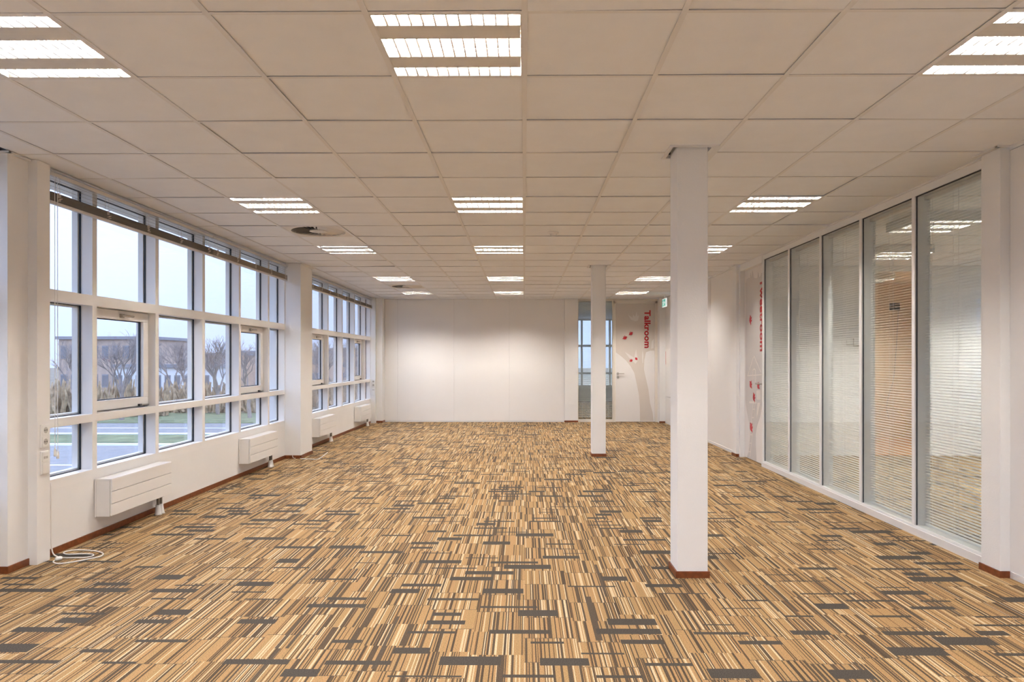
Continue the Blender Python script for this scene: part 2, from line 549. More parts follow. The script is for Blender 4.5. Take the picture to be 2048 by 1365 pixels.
# ------------------------------------------------------------------ windows
ZR = (0.515, 0.873, 0.931, 1.745, 1.823, 2.60)
MW = 0.028
pane_cache = {}
def frame_ring(x0, x1, ya, yb, za, zb, w):
    m = MB()
    m.box(x0, x1, ya, yb, za, za + w).box(x0, x1, ya, yb, zb - w, zb)
    m.box(x0, x1, ya, ya + w, za + w, zb - w).box(x0, x1, yb - w, yb, za + w, zb - w)
    return m
def make_window(idx, b):
    x, y0, y1, c = b['x'], b['y0'], b['y1'], b['c']
    w = tag(empty('window_%d' % idx, (x, c, 0.447)), kind='structure')
    mys = [c + 0.9 * k for k in (-2, -1, 0, 1, 2)]
    xg, xo = x - 0.09, x - 0.145
    def bar(name, ya, yb, za, zb):
        m = B(xg - 0.012, x, ya, yb, za, zb)
        e = 0.017
        m.box(xo, xg - 0.012, ya - e, yb + e, za - (e if name != 'head' else 0), zb + e)
        return m.build(name, M['frame'], w)
    for my in mys:
        bar('mullion', my - MW, my + MW, ZR[0], ZR[5])
    bar('jamb', y0, y0 + 0.008, ZR[0], ZR[5])
    bar('jamb', y1 - 0.012, y1, ZR[0], ZR[5])
    bar('head', y0, y1, ZR[5], CZ + 0.04)
    bar('bottom_rail', y0, y1, 0.447, ZR[0])
    es = [y0 + 0.008] + mys + [y1 - 0.012]
    for i in range(6):
        ya = es[i] + (MW if i else 0)
        yb = es[i + 1] - (MW if i < 5 else 0)
        for za, zb in ((ZR[1], ZR[2]), (ZR[3], ZR[4])):
            bar('transom', ya, yb, za, zb)
        for r, (za, zb) in enumerate(((ZR[0], ZR[1]), (ZR[2], ZR[3]), (ZR[4], ZR[5]))):
            if r == 1 and i in (1, 4):
                s = frame_ring(x - 0.128, x - 0.062, ya + 0.004, yb - 0.004, za + 0.012, zb - 0.004, 0.075).build('sash', M['frame'], w, bevel=0.003)
                a1, b1, c1, d1 = ya + 0.079, yb - 0.079, za + 0.087, zb - 0.079
                B(xg - 0.012, xg - 0.006, a1, b1, c1, d1).build('pane', M['glass'], s)
                frame_ring(xg - 0.016, xg + 0.001, a1, b1, c1, d1, 0.007).build('gasket', M['gasket'], s)
                ym = (ya + yb) / 2
                h = MB().box(x - 0.062, x - 0.040, ym - 0.018, ym + 0.014, zb - 0.062, zb - 0.030)
                h.tube([(x - 0.045, ym, zb - 0.045), (x - 0.030, ym + 0.01, zb - 0.045), (x - 0.030, ym + 0.13, zb - 0.045)], 0.009, 8)
                h.build('handle', M['metal'], s, smooth=False)
                B(x - 0.064, x - 0.046, yb - 0.16, yb - 0.02, za + 0.016, za + 0.024).build('stay', M['metal'], s)
                B(x - 0.064, x - 0.043, yb - 0.17, yb - 0.135, za + 0.013, za + 0.03).build('stay_catch', M['black'], s)
            else:
                p = B(xg - 0.006, xg, ya, yb, za, zb).build('pane', M['glass'], w)
                frame_ring(xg - 0.008, xg + 0.004, ya, yb, za, zb, 0.005).build('gasket', M['gasket'], p)
    return w
for k, b in BAYS.items():
    make_window(k, b)

# ------------------------------------------------------------------ rolled-up blinds on the windows
def window_blind(y0, y1, smat, label, top_only=False, bundle=(2.42, 2.478), rail=0.022, n=18):
    xb = XL + 0.034
    t = thing('window_blind', label, 'blind', (xb, (y0 + y1) / 2, 2.60), 'pulled up venetian blinds at the windows')
    B(xb - 0.016, xb + 0.014, y0, y1, 2.588, 2.612).build('headrail', M['rail'], t)
    for k in range(4):
        z = 2.57 - k * 0.0255
        m = MB()
        m.prism([(xb - 0.0125, y0, z + 0.0045), (xb, y0, z + 0.002), (xb + 0.0125, y0, z - 0.0045), (xb, y0, z + 0.0012)], (0, y1 - y0, 0))
        m.build('slat', M['slat_tan'], t)
    m = MB()
    for k in range(n):
        z = bundle[0] + (bundle[1] - bundle[0]) * k / n
        dx = random.uniform(-0.002, 0.002)
        m.box(xb - 0.0125 + dx, xb + 0.0125 + dx, y0 + 0.003, y1 - 0.003, z, z + 0.0022)
    tag(m.build('slat_stack', smat, t), kind='stuff')
    B(xb - 0.014, xb + 0.014, y0, y1, bundle[0] - rail, bundle[0] - 0.002).build('bottom_rail', M['rail'], t, bevel=0.003)
    k = max(3, int((y1 - y0) / 0.42))
    for i in range(k):
        yy = y0 + 0.09 + (y1 - y0 - 0.18) * i / (k - 1)
        m = MB()
        for s in (-1, 1):
            m.tube([(xb + s * 0.0135, yy, 2.59), (xb + s * 0.0135, yy, 2.48)], 0.0012, 4)
        for q in range(7):                      # bunched cord loops
            z = 2.424 + q * 0.009
            a = random.uniform(-0.012, 0.012)
            m.tube([(xb + 0.013, yy - 0.012 + a, z), (xb + 0.022 + random.uniform(0, 0.006), yy + a, z + 0.004), (xb + 0.013, yy + 0.012 + a, z + 0.006)], 0.003, 5)
        m.build('ladder_cord', M['tape'], t)
    return t
bA = window_blind(4.70, 7.16, M['slat_shaded'], 'shaded venetian blind drawn up at the window nearest the camera', n=22)
window_blind(7.18, 9.43, M['slat_tan'], 'tan venetian blind drawn up beside the near window pier')
window_blind(9.99, 12.55, M['slat_tan'], 'tan venetian blind drawn up just beyond the window pier')
window_blind(12.57, 14.70, M['slat_tan'], 'tan venetian blind drawn up at the far corner window')
m = MB()
for dy, zt in ((0.0, 0.74), (0.028, 0.72)):
    yy = 4.735 + dy
    m.tube([(-3.19, yy, 2.59), (-3.188, yy, zt)], 0.0022, 5)
    m.tube([(-3.188, yy, zt), (-3.188, yy, zt - 0.012), (-3.188, yy, zt - 0.055), (-3.188, yy, zt - 0.058)], [0.003, 0.008, 0.010, 0.006], 8)
m.build('pull_cord', M['white'], bA)

# ------------------------------------------------------------------ radiators
def make_radiator():
    t = thing('radiator', 'radiator', 'radiator', (XL, 0, 0), 'slim convectors under the windows')
    xa, xb, ya, yb, za, zb = -3.222, -3.107, 0.0, 0.90, 0.155, 0.44
    B(xa, xb - 0.012, ya + 0.012, yb - 0.012, za + 0.006, zb - 0.02).build('core', M['radiator'], t)
    for k in range(3):
        h = (zb - za - 0.006) / 3
        z0 = za + 0.003 + k * h
        B(xb - 0.014, xb, ya + 0.003, yb - 0.003, z0 + 0.002, z0 + h - 0.002).build('front_panel', M['radiator'], t, bevel=0.002)
    mm = MB().box(xa - 0.004, xb - 0.001, ya, yb, zb - 0.012, zb)
    mm.build('top_cover', M['radiator'], t, bevel=0.002)
    for s, (y0, y1) in ((0, (ya, ya + 0.010)), (1, (yb - 0.010, yb))):
        B(xa - 0.012, xb - 0.016, y0, y1, za, zb - 0.013).build('end_cap', M['radiator'], t, bevel=0.002)
    B(xa - 0.012, xa - 0.002, ya - 0.006, ya, za - 0.003, zb).build('end_flange', M['radiator'], t)
    for s in (0, 1):
        yy = 0.775 + 0.05 * s
        MB().tube([(-3.165, yy, za + 0.02), (-3.165, yy, 0.05)], 0.011, 10).build('pipe', M['pipe'], t)
        MB().tube([(-3.165, yy, 0.085), (-3.165, yy, 0.06), (-3.163, yy, 0.012), (-3.163, yy, 0.0)], [0.018, 0.020, 0.026, 0.032], 12).build('pipe_rosette', M['white'], t, smooth=True)
    B(-3.178, -3.150, 0.765, 0.845, za - 0.012, za + 0.006).build('valve', M['pipe'], t)
    for yy in (0.15, 0.71):
        B(-3.239, xa, yy, yy + 0.04, 0.2, 0.4).build('wall_bracket', M['radiator'], t)
    return t
rad = make_radiator()
for i, (yy, lab) in enumerate(((5.255, 'white three panel convector under the window nearest the camera'), (7.925, 'white three panel convector right before the window pier'),
                               (10.655, 'white three panel convector just past the window pier'), (13.325, 'white three panel convector by the far corner of the window wall'))):
    o = rad if i == 0 else copy_tree(rad)
    o.location = (XL, yy, 0)
    o['label'] = lab

# ------------------------------------------------------------------ sockets
def outlet(label, p, u, up_n, holes, grp):
    """p: lower corner; u: unit along the width; up_n: outward normal"""
    P, U, N = Vector(p), Vector(u), Vector(up_n)
    Zv = Vector((0, 0, 1))
    t = thing('wall_socket' if holes else 'data_outlet', label, 'socket', p, grp)
    w, h, d = 0.072, 0.155, 0.011
    def slab(a0, a1, z0, z1, d0, d1):
        mm = MB()
        q = [P + U * a0 + Zv * z0 + N * d0, P + U * a1 + Zv * z0 + N * d0, P + U * a1 + Zv * z1 + N * d0, P + U * a0 + Zv * z1 + N * d0]
        mm.prism([tuple(v) for v in q], tuple(N * (d1 - d0)))
        return mm
    slab(0, w, 0, h, 0, d).build('cover_plate', M['white'], t, bevel=0.003)
    for k in (0, 1):
        zc = 0.040 + 0.076 * k
        f = slab(0.008, w - 0.008, zc - 0.032, zc + 0.032, d, d + 0.004).build('insert', M['white'], t, bevel=0.002)
        if holes:
            c = P + U * (w / 2) + Zv * zc + N * (d + 0.0042)
            ring = []
            for a in range(16):
                an = 2 * math.pi * a / 16
                ring.append(tuple(c + U * math.cos(an) * 0.020 + Zv * math.sin(an) * 0.020))
            MB().prism(ring, tuple(N * 0.001)).build('socket_well', mat_greyplastic, f)
            mm = MB()
            for sx in (-1, 1):
                e = c + U * sx * 0.0095 + N * 0.0011
                mm.prism([tuple(e + U * math.cos(a) * 0.0045 + Zv * math.sin(a) * 0.0045) for a in [i * math.pi / 4 for i in range(8)]], tuple(N * 0.0006))
            mm.build('pin_holes', M['black'], f)
        elif k == 1:
            mm = slab(0.018, 0.034, zc - 0.012, zc + 0.004, d + 0.004, d + 0.0048)
            q = slab(0.040, 0.056, zc - 0.012, zc + 0.004, d + 0.004, d + 0.0048)
            base = len(mm.v); mm.v += q.v; mm.f += [tuple(i + base for i in ff) for ff in q.f]
            mm.build('data_jack', mat_greyplastic, f)
    return t
mat_greyplastic = mat('grey_plastic', (0.50, 0.48, 0.44), 0.5)
outlet('double power socket on the window casing nearest the camera', (-3.175, 4.566, 0.758), (0, 1, 0), (1, 0, 0), True, 'casing sockets')
outlet('white data outlet below the near casing power socket', (-3.175, 4.566, 0.582), (0, 1, 0), (1, 0, 0), False, 'casing sockets')
outlet('small double power socket on the casing at the far corner', (-3.208, 14.73, 0.765), (1, 0, 0), (0, -1, 0), True, 'casing sockets')
outlet('small white data outlet below the far corner power socket', (-3.208, 14.73, 0.592), (1, 0, 0), (0, -1, 0), False, 'casing sockets')

# ------------------------------------------------------------------ loose cable on the floor
def smooth_path(pts, sub=6):
    P = [Vector(p) for p in pts]
    out = []
    for i in range(len(P) - 1):
        p0, p1, p2, p3 = P[max(i - 1, 0)], P[i], P[i + 1], P[min(i + 2, len(P) - 1)]
        for k in range(sub):
            t = k / sub
            out.append(0.5 * ((2 * p1) + (-p0 + p2) * t + (2 * p0 - 5 * p1 + 4 * p2 - p3) * t * t + (-p0 + 3 * p1 - 3 * p2 + p3) * t ** 3))
    out.append(P[-1])
    return [tuple(v) for v in out]
zs = lambda px, py: (80 + px / 12.41, 1040 + py / 12.41)
fl = [on_floor(*zs(px, py)) for px, py in ((350, 880), (450, 950), (600, 968), (880, 968), (1150, 960), (1320, 915), (1280, 882), (1000, 872), (720, 888), (585, 858), (650, 812), (900, 775), (1200, 785),
                                           (1450, 815), (1570, 872), (1480, 940), (1200, 1000), (900, 1060), (600, 1105), (420, 1112), (330, 1075), (365, 1035))]
pts = [(-3.222, 4.745, 0.50), (-3.222, 4.745, 0.2), (-3.215, 4.74, 0.07), (-3.20, 4.735, 0.02)] + [(a, b, 0.006) for a, b, c in fl[1:]]
tc_ = thing('power_cord', 'thin white cord coiled on the carpet below the near window', 'cord', (-3.1, 4.6, 0))
MB().tube(smooth_path(pts), 0.0045, 6).build('cord', M['cable'], tc_, smooth=True)
a, b_ = on_floor(*zs(370, 1035)), on_floor(*zs(560, 990))
d = Vector(b_) - Vector(a)
MB().tube([tuple(Vector(a) + d * t + Vector((0, 0, 0.013))) for t in (0, 0.08, 0.3, 0.7, 0.92, 1)], [0.004, 0.010, 0.014, 0.014, 0.009, 0.004], 10).build('inline_switch', M['white'], tc_, smooth=True)
t = thing('plug_lead', 'short white lead trailing on the carpet at the window pier', 'cord', on_floor(594, 916))
q = [on_floor(591, 915.5), on_floor(597, 917.5), on_floor(606, 919), on_floor(622, 919.5), on_floor(637, 919.3), on_floor(655, 906.5)]
MB().tube(smooth_path([(q[0][0], 9.445, 0.05), (q[0][0] + 0.02, 9.43, 0.012)] + [(v[0], v[1], 0.006) for v in q[1:]]), 0.005, 6).build('lead', M['cable'], t, smooth=True)
a = on_floor(594, 917)
MB().tube([(a[0] - 0.03, a[1], 0.016), (a[0] - 0.015, a[1], 0.016), (a[0] + 0.03, a[1], 0.014), (a[0] + 0.04, a[1], 0.012)], [0.010, 0.017, 0.013, 0.006], 10).build('plug', M['white'], t, smooth=True)

# ------------------------------------------------------------------ free columns
def column(x0, x1, y0, y1, label):
    cx, cy = (x0 + x1) / 2, (y0 + y1) / 2
    t = thing('column', label, 'column', (cx, cy, 0), 'free standing columns')
    B(x0, x1, y0, y1, 0, CZ + 0.28).build('shaft', M['plaster'], t, bevel=0.004)
    e = 0.010
    for a in ((x0 - e, x1 + e, y0 - e, y0), (x0 - e, x1 + e, y1, y1 + e), (x0 - e, x0, y0, y1), (x1, x1 + e, y0, y1)):
        B(*a, 0, 0.040).build('skirting_board', M['base'], t, bevel=0.001)
    o0, o1, p0, p1 = x0 - 0.050, 1.19, y0 - 0.042, y1 + 0.045
    i0, i1, j0, j1 = x0 - 0.026, x1 + 0.022, y0 - 0.012, y1 + 0.020
    mm = MB().box(o0, o1, p0, j0, CZ - 0.004, CZ + 0.02).box(o0, o1, j1, p1, CZ - 0.004, CZ + 0.02)
    mm.box(o0, i0, j0, j1, CZ - 0.004, CZ + 0.02).box(i1, o1, j0, j1, CZ - 0.004, CZ + 0.02)
    mm.build('ceiling_collar', M['tbar'], t)
    return t
column(0.940, 1.128, 4.315, 4.517, 'white free standing column nearer the camera with brown skirting')
column(0.940, 1.128, 9.70, 9.90, 'white free standing column farther off, before the glazed far corner')

# ------------------------------------------------------------------ far wall
wb = empty('wall_back', (0, YB, 0))
tag(wb, kind='structure')
px = [-3.005, -2.723, -1.513, -0.317, 0.867]
for a, b in zip(px[:-1], px[1:]):
    B(a + 0.002, b - 0.002, YB, YB + 0.08, 0.035, CZ + 0.02).build('wall_panel', M['panel'], wb)
for a in px[1:-1]:
    B(a - 0.007, a + 0.007, YB - 0.004, YB + 0.004, 0.035, CZ).build('panel_joint', M['joint'], wb, bevel=0.003)
B(px[0], px[-1], YB - 0.006, YB + 0.08, 0, 0.032).build('plinth', M['plinth'], wb)
B(0.867, 1.150, YB - 0.05, YB + 0.25, 0, CZ).build('pilaster', M['plaster'], wb)
B(0.860, 1.155, YB - 0.06, YB - 0.05, 0, 0.036).build('skirting_board', M['base'], wb)
B(2.862, 3.30, YB - 0.22, YB + 0.25, 0, CZ).build('pilaster', M['plaster'], wb)
B(2.855, 3.07, YB - 0.23, YB - 0.22, 0, 0.036).build('skirting_board', M['base'], wb)
B(1.150, 2.862, YB, YB + 0.1, 2.60, CZ + 0.02).build('head_panel', M['doorframe'], wb)
B(-3.45, px[-1], YB + 0.08, YB + 0.25, 0, CZ + 0.3).build('backing', M['wall'], wb)

# glazed side light beside the far door
w4 = tag(empty('window_4', (1.53, YB, 0)), kind='structure')
B(1.150, 1.165, YB, YB + 0.09, 0, 2.60).build('jamb', M['doorframe'], w4)
B(1.895, 1.92, YB, YB + 0.09, 0, 2.60).build('jamb', M['doorframe'], w4)
B(1.165, 1.895, YB, YB + 0.09, 0, 0.055).build('bottom_rail', M['doorframe'], w4)
B(1.165, 1.895, YB + 0.012, YB + 0.018, 0.055, 2.60).build('pane', M['glass2'], w4)
B(1.165, 1.895, YB + 0.072, YB + 0.078, 0.055, 2.60).build('pane', M['glass2'], w4)
sl_far = thing('glazing_blind', 'fine white blind inside the tall pane beside the far door', 'blind', (1.53, YB + 0.045, 0.1))
m = MB()
k = 0
while 0.10 + k * 0.021 < 2.57:
    z = 0.10 + k * 0.021
    m.poly([(1.175, YB + 0.034, z), (1.885, YB + 0.034, z), (1.885, YB + 0.056, z + 0.004), (1.175, YB + 0.056, z + 0.004)])
    k += 1
tag(m.build('slat_field', M['slat'], sl_far), kind='stuff')
m = MB()
for xx in (1.25, 1.53, 1.81):
    m.tube([(xx, YB + 0.032, 0.08), (xx, YB + 0.032, 2.58)], 0.0012, 4)
m.build('ladder_cord', M['slat'], sl_far)
B(1.172, 1.888, YB + 0.03, YB + 0.06, 2.575, 2.60).build('headrail', M['rail'], sl_far)

# ------------------------------------------------------------------ lettering and prints
def text_mesh(body, m, w, h):
    cu = bpy.data.curves.new('lettering', 'FONT')
    cu.body = body
    cu.size = 1.0
    cu.offset = 0.034
    cu.space_character = 1.04
    cu.resolution_u = 4
    ob = bpy.data.objects.new('lettering_source', cu)
    COL.objects.link(ob)
    dg = bpy.context.evaluated_depsgraph_get()
    me = bpy.data.meshes.new_from_object(ob.evaluated_get(dg))
    bpy.data.objects.remove(ob)
    xs = [v.co.x for v in me.vertices]
    ys = [v.co.y for v in me.vertices]
    sx, sy = w / (max(xs) - min(xs)), h / (max(ys) - min(ys))
    x0, y0 = min(xs), min(ys)
    for v in me.vertices:
        v.co.x = (v.co.x - x0) * sx
        v.co.y = (v.co.y - y0) * sy
    me.materials.clear()
    me.materials.append(m)
    return me
BIRD = [(-0.50, -0.10), (-0.30, -0.16), (-0.12, -0.30), (0.08, -0.33), (0.24, -0.22), (0.33, -0.06), (0.50, 0.02), (0.36, 0.06), (0.34, 0.16), (0.24, 0.20), (0.14, 0.14),
        (0.12, 0.42), (0.00, 0.30), (-0.06, 0.10), (-0.16, 0.34), (-0.26, 0.18), (-0.22, 0.00), (-0.36, 0.04)]
def decal(name, pts2, P, U, V, N, m, parent, d=0.0012, lift=0.0):
    P, U, V, N = Vector(P), Vector(U), Vector(V), Vector(N)
    mm = MB()
    mm.prism([tuple(P + U * a + V * b + N * lift) for a, b in pts2], tuple(N * d))
    return mm.build(name, m, parent)
def bird(px_, size, rot, P, U, V, N, m, parent, flip=1):
    c, s = math.cos(rot), math.sin(rot)
    pts = [(px_[0] + size * (c * a * flip - s * b), px_[1] + size * (s * a * flip + c * b)) for a, b in BIRD]
    return decal('bird_print', pts, P, U, V, N, m, parent, lift=0.0026)

# door 1: the far door
d1 = tag(empty('door_1', (2.383, YB, 0)), kind='structure')
B(1.920, 1.962, YB - 0.012, YB + 0.1, 0, 2.60).build('frame_jamb', M['doorframe'], d1, bevel=0.003)
B(2.806, 2.862, YB - 0.012, YB + 0.1, 0, 2.60).build('frame_jamb', M['doorframe'], d1, bevel=0.003)
B(1.920, 2.862, YB - 0.012, YB + 0.1, 2.545, 2.62).build('frame_head', M['doorframe'], d1, bevel=0.003)
leaf = B(1.964, 2.804, YB + 0.012, YB + 0.052, 0.006, 2.543).build('leaf', M['doorleaf'], d1)
yd = YB + 0.012
K = 15.07 / F
def fx_(x): return (x - XV) * K
def fz_(y): return HC - (y - YH) * K
O1, U1, V1, N1 = (0, yd, 0), (1, 0, 0), (0, 0, 1), (0, -1, 0)
crown = [(1231.4, 608.2), (1231.4, 705), (1242.6, 713.4), (1252, 721.7), (1261.3, 733.4), (1268.4, 746.3), (1273, 766.2), (1277.7, 790.8), (1279.5, 813), (1279.9, 843),
         (1307, 843), (1304.7, 824.8), (1300, 807), (1296.5, 779), (1291.8, 758), (1287.7, 740.4), (1288.3, 720.5), (1291.8, 705), (1300, 701.7), (1308.8, 701.7), (1308.8, 608.2)]
decal('tree_print', [(fx_(a), max(0.01, fz_(b))) for a, b in crown], O1, U1, V1, N1, M['taupe'], leaf)
for sp in ([(1249, 704), (1262, 712), (1268, 716), (1272, 699), (1274, 712), (1277, 719), (1271, 728), (1263, 722)], [(1285, 700), (1287, 712), (1286, 727), (1284.5, 727), (1283.5, 712)],
           [(1255, 629), (1265, 636), (1266, 630), (1270, 634), (1273, 624), (1275, 633), (1278, 630), (1276, 641), (1271, 643), (1262, 640)], [(1303, 683), (1307.5, 678), (1307, 697), (1302, 698)]):
    decal('leaf_print', [(fx_(a), fz_(b)) for a, b in sp], O1, U1, V1, N1, M['paleprint'], leaf, lift=0.0014)
for (bx, by), s, r, fl_ in (((1261.5, 667.5), 0.115, 0.5, 1), ((1249.5, 676), 0.12, 0.25, 1), ((1272.5, 718), 0.085, -0.7, -1), ((1262, 721.5), 0.09, 0.2, 1)):
    bird((fx_(bx), fz_(by)), s, r, O1, U1, V1, N1, M['red'], leaf, fl_)
def lettering(body, w, h, origin, rot, parent):
    me = text_mesh(body, M['redtext'], w, h)
    o = bpy.data.objects.new('lettering', me)
    COL.objects.link(o)
    o.parent = parent
    wl_ = world_loc(parent)
    o.location = tuple(origin[i] - wl_[i] for i in range(3))
    o.rotation_euler = rot
    sd = o.modifiers.new('thickness', 'SOLIDIFY')
    sd.thickness = 0.001
    return o
# text direction points down, letter tops point to +x, faces the camera
rt = Matrix(((0, 1, 0), (0, 0, -1), (-1, 0, 0))).to_euler()
lettering('Talkroom', 0.812, 0.134, (fx_(1288.4), yd - 0.004, fz_(621)), rt, leaf)
def lever(parent, P, U, N, name='door_handle', m=None):
    P, U, N = Vector(P), Vector(U), Vector(N)
    mm = MB()
    mm.tube([tuple(P), tuple(P + N * 0.008)], 0.026, 16)
    mm.tube([tuple(P + N * 0.008), tuple(P + N * 0.045), tuple(P + N * 0.05 + U * 0.015), tuple(P + N * 0.05 + U * 0.13)], 0.009, 10)
    return mm.build(name, m or M['metal'], parent)
lever(leaf, (fx_(1235.5), yd, fz_(747.5)), U1, N1)
mm = MB()
p = Vector((fx_(1235.5), yd, fz_(755)))
mm.tube([tuple(p), tuple(p - Vector((0, 0.008, 0)))], 0.026, 16)
mm.build('lock_rosette', M['metal'], leaf)

# ------------------------------------------------------------------ right side: glazed partition, door, panels
PY = [4.515, 5.407, 6.254, 7.097, 7.941, 8.784]
XG = 2.998
w5 = tag(empty('window_5', (XR, 6.65, 0)), kind='structure')
B(XR, XR + 0.12, PY[0], PY[-1] + 0.02, 2.588, CZ + 0.02).build('head_rail', M['steel'], w5)
B(XR, XR + 0.12, PY[0], PY[-1] + 0.02, 0.012, 0.075).build('bottom_rail', M['steel'], w5, bevel=0.002)
B(XR - 0.008, XR, PY[0], PY[-1] + 0.04, 0.0, 0.055).build('plinth', M['plinth'], w5)
for k, y in enumerate(PY):
    if k == 0:
        continue
    B(XR, XR + 0.12, y - 0.022, y + 0.022, 0.075, 2.588).build('post', M['steel'], w5, bevel=0.002)
    B(XG - 0.002, XG + 0.007, y - 0.025, y - 0.022, 0.075, 2.588).build('gasket', M['gasket'], w5)
for k in range(5):
    a, b = PY[k] + (0.022 if k else 0), PY[k + 1] - 0.022
    B(XG, XG + 0.006, a, b, 0.075, 2.588).build('pane', M['glass2'], w5)
    B(XR + 0.106, XR + 0.112, a, b, 0.075, 2.588).build('pane', M['glass2'], w5)
    B(XG - 0.003, XG + 0.010, a, b, 2.583, 2.588).build('gasket', M['gasket'], w5)
names = ['first', 'second', 'third', 'fourth', 'fifth']
slat_len = 0.76
for k in range(5):
    a, b = PY[k] + (0.032 if k else 0.02), PY[k + 1] - 0.034
    lab = ['white blind in the glazed bay touching the near wall pillar', 'white blind in the second glazed bay from the near wall pillar', 'white blind in the middle bay of the glazed partition',
           'white blind in the second glazed bay from the tree printed door', 'white blind in the glazed bay next to the tree printed door'][k]
    xb = XR + 0.082
    t = thing('glazing_blind', lab, 'blind', (xb, (a + b) / 2, 0.09), 'blinds inside the glazed partition')
    B(xb - 0.014, xb + 0.014, a, b, 2.556, 2.582).build('headrail', M['rail'], t)
    B(xb - 0.012, xb + 0.012, a, b, 0.082, 0.092).build('bottom_rail', M['slat'], t)
    ln = b - a - 0.006
    me = MB().poly([(-0.0125, -ln / 2, -0.0015), (0, -ln / 2, 0.0012), (0, ln / 2, 0.0012), (-0.0125, ln / 2, -0.0015)]).poly([(0, -ln / 2, 0.0012), (0.0125, -ln / 2, 0.0005), (0.0125, ln / 2, 0.0005), (0, ln / 2, 0.0012)]).mesh('slat', M['slat'])
    z = 0.112
    while z < 2.55:
        o = inst('slat', me, (xb, (a + b) / 2, z), t)
        o.rotation_euler = (random.gauss(0, 0.0006), R(-4), 0)
        z += 0.0213
    mm = MB()
    for yy in (a + 0.10, (a + b) / 2, (a + b) / 2 + 0.06, b - 0.10, b - 0.06):
        mm.tube([(xb - 0.0135, yy, 0.09), (xb - 0.0135, yy, 2.56)], 0.0012, 4)
    mm.build('ladder_cord', M['slat'], t)

# pillars on the partition side
wr = empty('wall_right', (XR, 9.0, 0))
tag(wr, kind='structure')
B(2.925, 3.13, 4.335, 4.515, 0, CZ).build('pillar', M['plaster'], wr, bevel=0.003)
B(2.925, 3.13, 9.695, 9.875, 0, CZ).build('pillar', M['plaster'], wr, bevel=0.003)
ys_ = [YF, 0.73, 1.93, 3.13, 4.335]
for a, b in zip(ys_[:-1], ys_[1:]):
    B(XR, XR + 0.10, a + 0.002, b - 0.002, 0.04, CZ - 0.02).build('wall_panel', M['panel'], wr)
B(XR - 0.006, XR + 0.1, YF, 4.335, 0, 0.04).build('plinth', M['plinth'], wr)
B(XR - 0.004, XR + 0.1, YF, 4.335, CZ - 0.018, CZ + 0.02).build('top_track', M['steel'], wr)
ys_ = [9.875, 10.05, 11.25, 12.45, 13.65, 14.87]
for a, b in zip(ys_[:-1], ys_[1:]):
    B(XR, XR + 0.10, a + 0.002, b - 0.002, 0.04, CZ + 0.02).build('wall_panel', M['panel'], wr)
B(XR - 0.006, XR + 0.1, 9.875, 14.87, 0, 0.04).build('plinth', M['plinth'], wr)
br = empty('baseboard_right', (XR, 9.0, 0))
tag(br, kind='structure')
for y0, y1 in ((4.335, 4.515), (9.695, 9.875)):
    B(2.915, 2.925, y0 - 0.01, y1 + 0.008, 0, 0.040).build('skirting_board', M['base'], br)
    B(2.925, 2.995, y0 - 0.01, y0, 0, 0.040).build('skirting_board', M['base'], br)
t2 = empty('trim_2', (XR, 9.0, CZ))
tag(t2, kind='structure')
for y0, y1 in ((4.335, 4.515), (9.695, 9.875)):
    B(2.885, 2.912, y0 - 0.03, y1 + 0.03, CZ - 0.006, CZ + 0.01).build('edge_trim', M['tbar'], t2)
    B(2.885, 2.99, y0 - 0.035, y0 - 0.012, CZ - 0.006, CZ + 0.01).build('edge_trim', M['tbar'], t2)
for y0, y1 in ((YF, 4.30), (4.55, 9.66), (9.91, 14.84)):
    B(XR - 0.022, XR, y0, y1, CZ - 0.004, CZ + 0.01).build('edge_trim', M['tbar'], t2)

# door 2: the door with the tree house
d2 = tag(empty('door_2', (3.02, 9.2, 0)), kind='structure')
B(XR - 0.025, 3.09, 9.640, 9.695, 0, CZ - 0.02).build('frame_jamb', M['steel'], d2, bevel=0.003)
B(XR - 0.006, 3.09, 8.778, 8.806, 0, CZ - 0.02).build('frame_jamb', M['steel'], d2, bevel=0.003)
B(XR - 0.015, 3.09, 8.79, 9.66, 2.555, CZ).build('frame_head', M['steel'], d2, bevel=0.003)
XD = 3.022
leaf2 = B(XD, XD + 0.04, 8.808, 9.638, 0.012, 2.553).build('leaf', M['doorleaf'], d2)
def dy_(x): 
    zc = F * XD / (x - XV)
    return zc + XD * math.tan(YAW)
def dz_(x, y):
    return HC - (y - YH) * XD / (x - XV)
O2, U2, V2, N2 = (XD, 0, 0), (0, 1, 0), (0, 0, 1), (-1, 0, 0)
def tw(pts): return [(min(9.634, max(8.812, dy_(a))), max(0.016, dz_(a, b))) for a, b in pts]
crown2 = [(1491.2, 568), (1493.5, 559), (1497, 556), (1500, 556), (1501.5, 545), (1503, 555), (1505, 541), (1508, 556), (1512, 557), (1515, 556), (1516, 545), (1518, 555), (1521, 553), (1522.5, 546), (1531, 548), (1531, 800),
          (1524, 812), (1520, 834), (1514, 852), (1511.5, 868), (1511.5, 890), (1513, 924), (1506, 921), (1494, 917), (1499, 894), (1500, 868), (1498, 845), (1493.5, 822), (1491, 800)]
decal('tree_print', tw(crown2), O2, U2, V2, N2, M['greyprint'], leaf2)
def bar2(x0, y0, x1, y1, w=1.2):
    return [(x0 - w / 2, y0), (x0 + w / 2, y0), (x1 + w / 2, y1), (x1 - w / 2, y1)]
